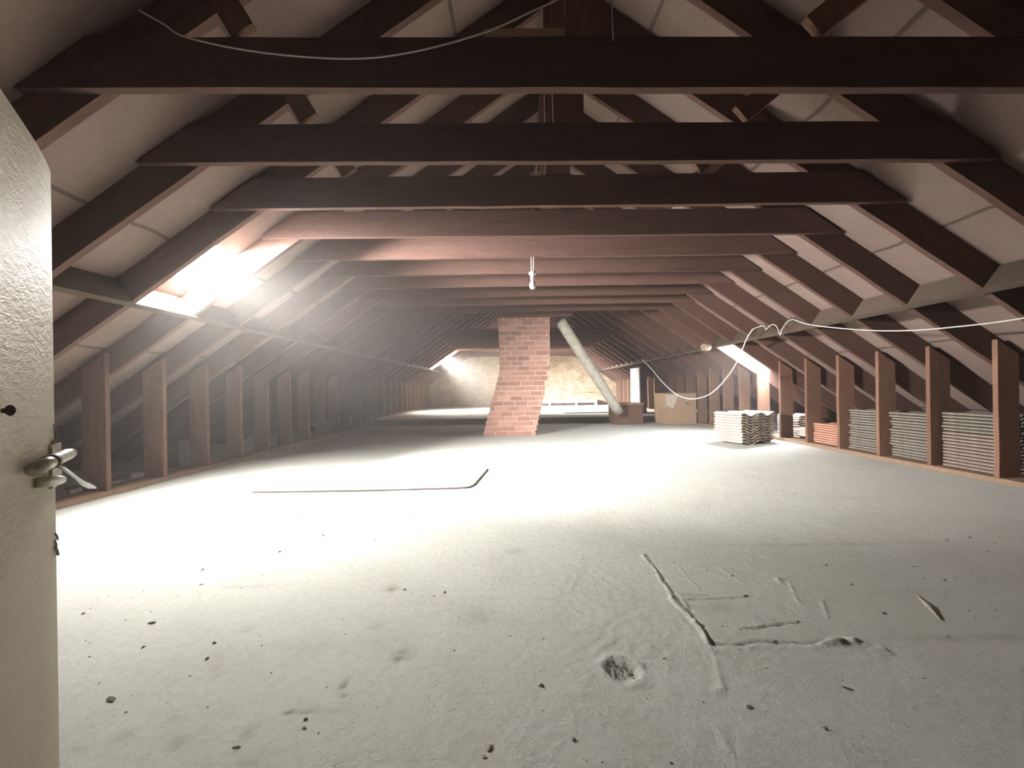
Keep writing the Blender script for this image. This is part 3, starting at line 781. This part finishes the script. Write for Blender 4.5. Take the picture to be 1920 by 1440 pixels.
for i in range(520):
    x, y = random.uniform(-1.7, 2.4), random.uniform(0.8, 3.3)
    r = random.uniform(0.0012, 0.0036) * (1 + 1.2 * (random.random() < 0.1)); z = hz(x, y)
    q = [Vector((x + r * random.uniform(.5, 1.5) * math.cos(t), y + r * random.uniform(.5, 1.5) * math.sin(t), z + 0.0002)) for t in (0, 1.3, 2.6, 3.9, 5.2)]
    mb.add(q + [Vector((x, y, z + r * 1.1))], [(0, 1, 5), (1, 2, 5), (2, 3, 5), (3, 4, 5), (4, 0, 5)])
tag(mb.build('grit', M_GRIT), 'fine grit scattered over the concrete floor', 'grit', kind='stuff')

# ------------------------------------------------------------------ CABLES, BULB, SMALL THINGS
def cable(pts, r, label, name='cable', mat=M_CABLE):
    m_ = MB(); m_.tube(smooth_curve(pts, 8), r, 8)
    return tag(m_.build(name, mat, None, True), label, 'cable')
YC = 1.49
cable([at(262, 20, YC), at(305, 44, YC), at(350, 70, YC), at(480, 97, YC), at(640, 110, YC), at(760, 100, YC), at(900, 64, YC), at(1000, 20, YC), at(1060, -10, YC), at(1120, -60, YC)], 0.0032,
      'thin pale cable sagging in front of the nearest collar beam')
cable([at(1147, -60, 1.5), at(1147, 0, 1.5), at(1148, 40, 1.5), at(1150, 76, 1.5)], 0.0028, 'short cable end hanging near the top, right of the ridge hanger')
def purl(px, py):   # a point just under the right purlin
    t = 4.0
    for i in range(400):
        y = 1.5 + i * 0.03
        p = at(px, py, y)
        if p.z > zu(abs(p.x - C)) - 0.035: return p
    return at(px, py, t)
h0 = at(1490, 600, 4.15)
cable([h0, at(1515, 608, 4.0), at(1560, 614, 3.8), at(1640, 620, 3.45), at(1720, 619, 3.15), at(1800, 612, 2.85), at(1870, 604, 2.65), at(1960, 590, 2.4)], 0.005,
      'pale cable hanging from the right purlin and running off to the right')
cable([at(1488, 599, 4.17), at(1478, 602, 4.28), at(1466, 618, 4.3), at(1463, 628, 4.32), at(1456, 612, 4.36), at(1446, 609, 4.45), at(1436, 618, 4.5), at(1434, 612, 4.55), at(1425, 612, 4.65), at(1412, 617, 4.75)], 0.004,
      'loose loops of pale cable clipped under the right purlin')
cable([at(1412, 617, 4.76), at(1404, 628, 4.8), at(1398, 640, 4.85), at(1392, 655, 4.9), at(1380, 682, 5.0), at(1365, 705, 5.2), at(1345, 728, 5.45), at(1325, 742, 5.7), at(1300, 748, 6.0), at(1280, 745, 6.3), at(1262, 735, 6.6),
       at(1240, 714, 7.0), at(1220, 690, 7.3), at(1203, 673, 7.7)], 0.0075, 'long pale cable drooping from the right purlin towards the crate')
bx, by = 0.178, 3.49
root = empty('pendant_bulb', (bx, by, 1.69))
tag(root, 'white light bulb hanging on a twin flex from a collar beam', 'light bulb')
m_ = MB()
m_.tube([(bx - 0.010, by, 1.992), (bx - 0.009, by, 1.90), (bx - 0.006, by, 1.855)], 0.0045, 8); m_.tube([(bx + 0.012, by, 1.992), (bx + 0.010, by, 1.90), (bx + 0.006, by, 1.855)], 0.0045, 8)
m_.build('flex', M_CABLE, root, True, Matrix.Identity(4))
def lathe(prof_, n=20):
    q = MB(); k = len(prof_)
    for r, z in prof_:
        for j in range(n): q.v.append(Vector((bx + r * math.cos(2 * math.pi * j / n), by + r * math.sin(2 * math.pi * j / n), z)))
    for i in range(k - 1):
        for j in range(n): q.f.append((i * n + j, i * n + (j + 1) % n, (i + 1) * n + (j + 1) % n, (i + 1) * n + j))
    q.f.append(tuple(range(n))); q.f.append(tuple((k - 1) * n + j for j in reversed(range(n))))
    return q
lathe([(0.012, 1.858), (0.030, 1.852), (0.036, 1.842), (0.033, 1.832), (0.022, 1.822), (0.019, 1.805), (0.019, 1.786)]).build('bulb_holder', M_WHITE, root, True, Matrix.Identity(4))
lathe([(0.014, 1.7855), (0.016, 1.775), (0.020, 1.762), (0.027, 1.748), (0.030, 1.733), (0.029, 1.718), (0.023, 1.706), (0.012, 1.699), (0.003, 1.697)]).build('glass_bulb', M_WHITE, root, True, Matrix.Identity(4))
o = bpy.data.objects.new('cobweb_clump', lump(0.07, 3, (1.1, .6, .8))); COL.objects.link(o); o.data.materials.append(M_WEB)
p = at(1322, 652, 5.9); dd = abs(p.x - C); o.location = (p.x, p.y - 0.02, p.z)
tag(o, 'dusty cobweb clump under the right rafters beside the low skylight', 'cobweb')
o = bpy.data.objects.new('cobweb_clump', lump(0.016, 5, (1.3, .8, .8))); COL.objects.link(o); o.data.materials.append(M_STEEL)
p = at(1682, 452, 2.98); o.location = (p.x, p.y, p.z)
tag(o, 'small pale lump on a right-slope rafter above the purlin', 'lump')

# ------------------------------------------------------------------ DOOR
De = at(101, 730, 0.545)                          # free edge of the door
dirb = Vector((0.63, -0.777, 0)).normalized()      # from the free edge back to the hinge
nface = Vector((0.777, 0.63, 0)).normalized()
DH = at(101, 322, 0.545).z
DM = Matrix(((dirb.x, nface.x, 0, De.x), (dirb.y, nface.y, 0, De.y), (0, 0, 1, 0), (0, 0, 0, 1)))
root = empty('door_1', (De.x, De.y, 0)); root.matrix_basis = DM
tag(root, 'open low attic door of flaking cream board', kind='structure')
Lx = MB()
W, T = 0.72, 0.028
# leaf with a slightly ragged free edge
nzs = 60
front, back = [], []
for i in range(nzs + 1):
    z = 0.01 + (DH - 0.01) * i / nzs
    e = 0.0012 * noise.noise((z * 40, 0, 0))
    wp = lambda q: 0.4 * (0.0144 - max(0.0, 0.12 - q) ** 2)  # bow added near the free edge so that edge catches more skylight
    ss = [e, 0.015, 0.03, 0.045, 0.06, 0.075, 0.09, 0.105, 0.12, W]
    Lx.v += [Vector((q, wp(q), z)) for q in ss] + [Vector((q, wp(q) - T, z)) for q in reversed(ss)]
nr = 20
for i in range(nzs):
    for j in range(nr): Lx.f.append((i * nr + j, i * nr + (j + 1) % nr, i * nr + nr + (j + 1) % nr, i * nr + nr + j))
Lx.f += [tuple(reversed(range(nr))), tuple(nzs * nr + j for j in range(nr))]
def dpart(mb, name, mat, par=root, smooth=False):
    o = mesh_obj(name, mb.v, mb.f, mat, par, smooth); return o
dpart(Lx, 'door_leaf', M_DOOR)
def dl(px, py, out=0.0):
    """door-local point at a pixel, lifted off the face by out"""
    X, Z = px - PX, PY - py
    c, s = math.cos(ROLL), math.sin(ROLL)
    x, z = X * c + Z * s, -X * s + Z * c
    ray = Vector((x / F, 1, z / F)); o_ = Vector((0, 0, CH))
    dn = nface.dot(ray); t = (nface.dot(De + nface * out - o_)) / dn
    w = o_ + ray * t
    return DM.inverted() @ w
lat = empty('door_latch', (0, 0, 0)); lat.parent = root; lat.matrix_basis = Matrix.Identity(4); lat['label'] = 'worn grey metal barrel bolt'
m_ = MB()
pz = dl(85, 872).z
m_.box(0.004, 0.046, 0.0012, 0.007, pz - 0.032, pz + 0.026); dpart(m_, 'backplate', M_STEEL, lat)
m_ = MB(); m_.tube([dl(64, 880, 0.016), dl(92, 867, 0.016), dl(100, 863, 0.016), dl(126, 852, 0.016)], [0.0078, 0.008, 0.008, 0.0078], 18); dpart(m_, 'bolt_barrel', M_STEEL, lat, True)
m_ = MB(); m_.tube([dl(91, 867.5, 0.016), dl(97, 865, 0.016)], 0.0092, 18); dpart(m_, 'collar_ring', M_RUST, lat, True)
m_ = MB(); m_.tube([dl(126, 852, 0.016), dl(131, 850, 0.016), dl(134, 849, 0.016)], [0.008, 0.007, 0.0035], 18); dpart(m_, 'barrel_end', M_STEEL, lat, True)
m_ = MB(); m_.tube([dl(74, 905, 0.010), dl(98, 902, 0.010), dl(113, 900, 0.010)], [0.006, 0.0072, 0.006], 14); dpart(m_, 'keeper', M_STEEL, lat, True)
m_ = MB(); m_.tube([dl(106, 871, 0.018), dl(125, 882, 0.022), dl(145, 897, 0.024), dl(155, 905, 0.025), dl(168, 911, 0.026), dl(180, 915, 0.026)], [0.0028, 0.0024, 0.002, 0.0035, 0.0042, 0.001], 10); h_ = dpart(m_, 'lever', M_BRIGHT, lat, True); h_['label'] = 'bright steel lever with flattened tip'
m_ = MB()
for (a, c, r) in (((101, 795), (106, 838), .0016), ((104, 812), (100, 836), .0012), ((98, 826), (110, 840), .0022)):
    m_.tube([dl(*a, .003), dl((a[0] + c[0]) / 2 + 1, (a[1] + c[1]) / 2, .004), dl(*c, .004)], [r * .5, r, r * 1.1], 7)
for (a, c, r) in (((103, 1000), (108, 1012), .0012), ((102, 1012), (106, 1030), .0012), ((101, 1024), (109, 1040), .0016)):
    m_.tube([dl(*a, .002), dl((a[0] + c[0]) / 2 + 2, (a[1] + c[1]) / 2, .003), dl(*c, .002)], r, 7)
o = dpart(m_, 'torn_splinter', M_CRUMB, root); o['label'] = 'torn splinters along the door edge'
m_ = MB(); m_.tube([dl(-14, 771, .0), dl(10, 770, .008), dl(19, 769.5, .011)], .0026, 9); m_.tube([dl(19, 769.5, .011), dl(21, 769.4, .0115), dl(26, 769.2, .013)], [.0058, .0058, .0015], 9)
o = dpart(m_, 'screw', M_RUST, root, True); o['label'] = 'rusty screw sticking out of the door'

# ------------------------------------------------------------------ camera and render look
cam = bpy.data.cameras.new('camera'); co = bpy.data.objects.new('camera', cam); COL.objects.link(co)
cam.sensor_width = 36.0; cam.lens = F / 1920 * 36.0; cam.clip_start = 0.01; cam.clip_end = 100
cam.shift_x = -(PX - 960) / 1920; cam.shift_y = (PY - 720) / 1920
co.matrix_world = Matrix.Translation((0, 0, CH)) @ Matrix.Rotation(math.pi / 2, 4, 'X') @ Matrix.Rotation(-ROLL, 4, 'Z')
SC.camera = co
w = bpy.data.worlds.new('world'); SC.world = w; w.use_nodes = True
w.node_tree.nodes['Background'].inputs[0].default_value = (0.75, 0.85, 1.0, 1); w.node_tree.nodes['Background'].inputs[1].default_value = 0.0
vs_ = w.node_tree.nodes.new('ShaderNodeVolumeScatter'); vs_.inputs['Color'].default_value = (1.0, 0.95, 0.90, 1)
vs_.inputs['Density'].default_value = 0.017; vs_.inputs['Anisotropy'].default_value = 0.55
w.node_tree.links.new(vs_.outputs[0], w.node_tree.nodes['World Output'].inputs['Volume'])
SC.view_settings.view_transform = 'Standard'; SC.view_settings.look = 'None'
SC.view_settings.exposure = 0.35; SC.view_settings.gamma = 1.0; SC.view_settings.use_curve_mapping = False
try: w.cycles.homogeneous_volume = True
except Exception: pass
try:
    SC.cycles.max_bounces = 4; SC.cycles.diffuse_bounces = 3; SC.cycles.use_light_tree = False; SC.cycles.volume_bounces = 0
    SC.cycles.use_denoising = True; SC.cycles.use_adaptive_sampling = True; SC.cycles.adaptive_threshold = 0.05; SC.cycles.adaptive_min_samples = 16
except Exception: pass
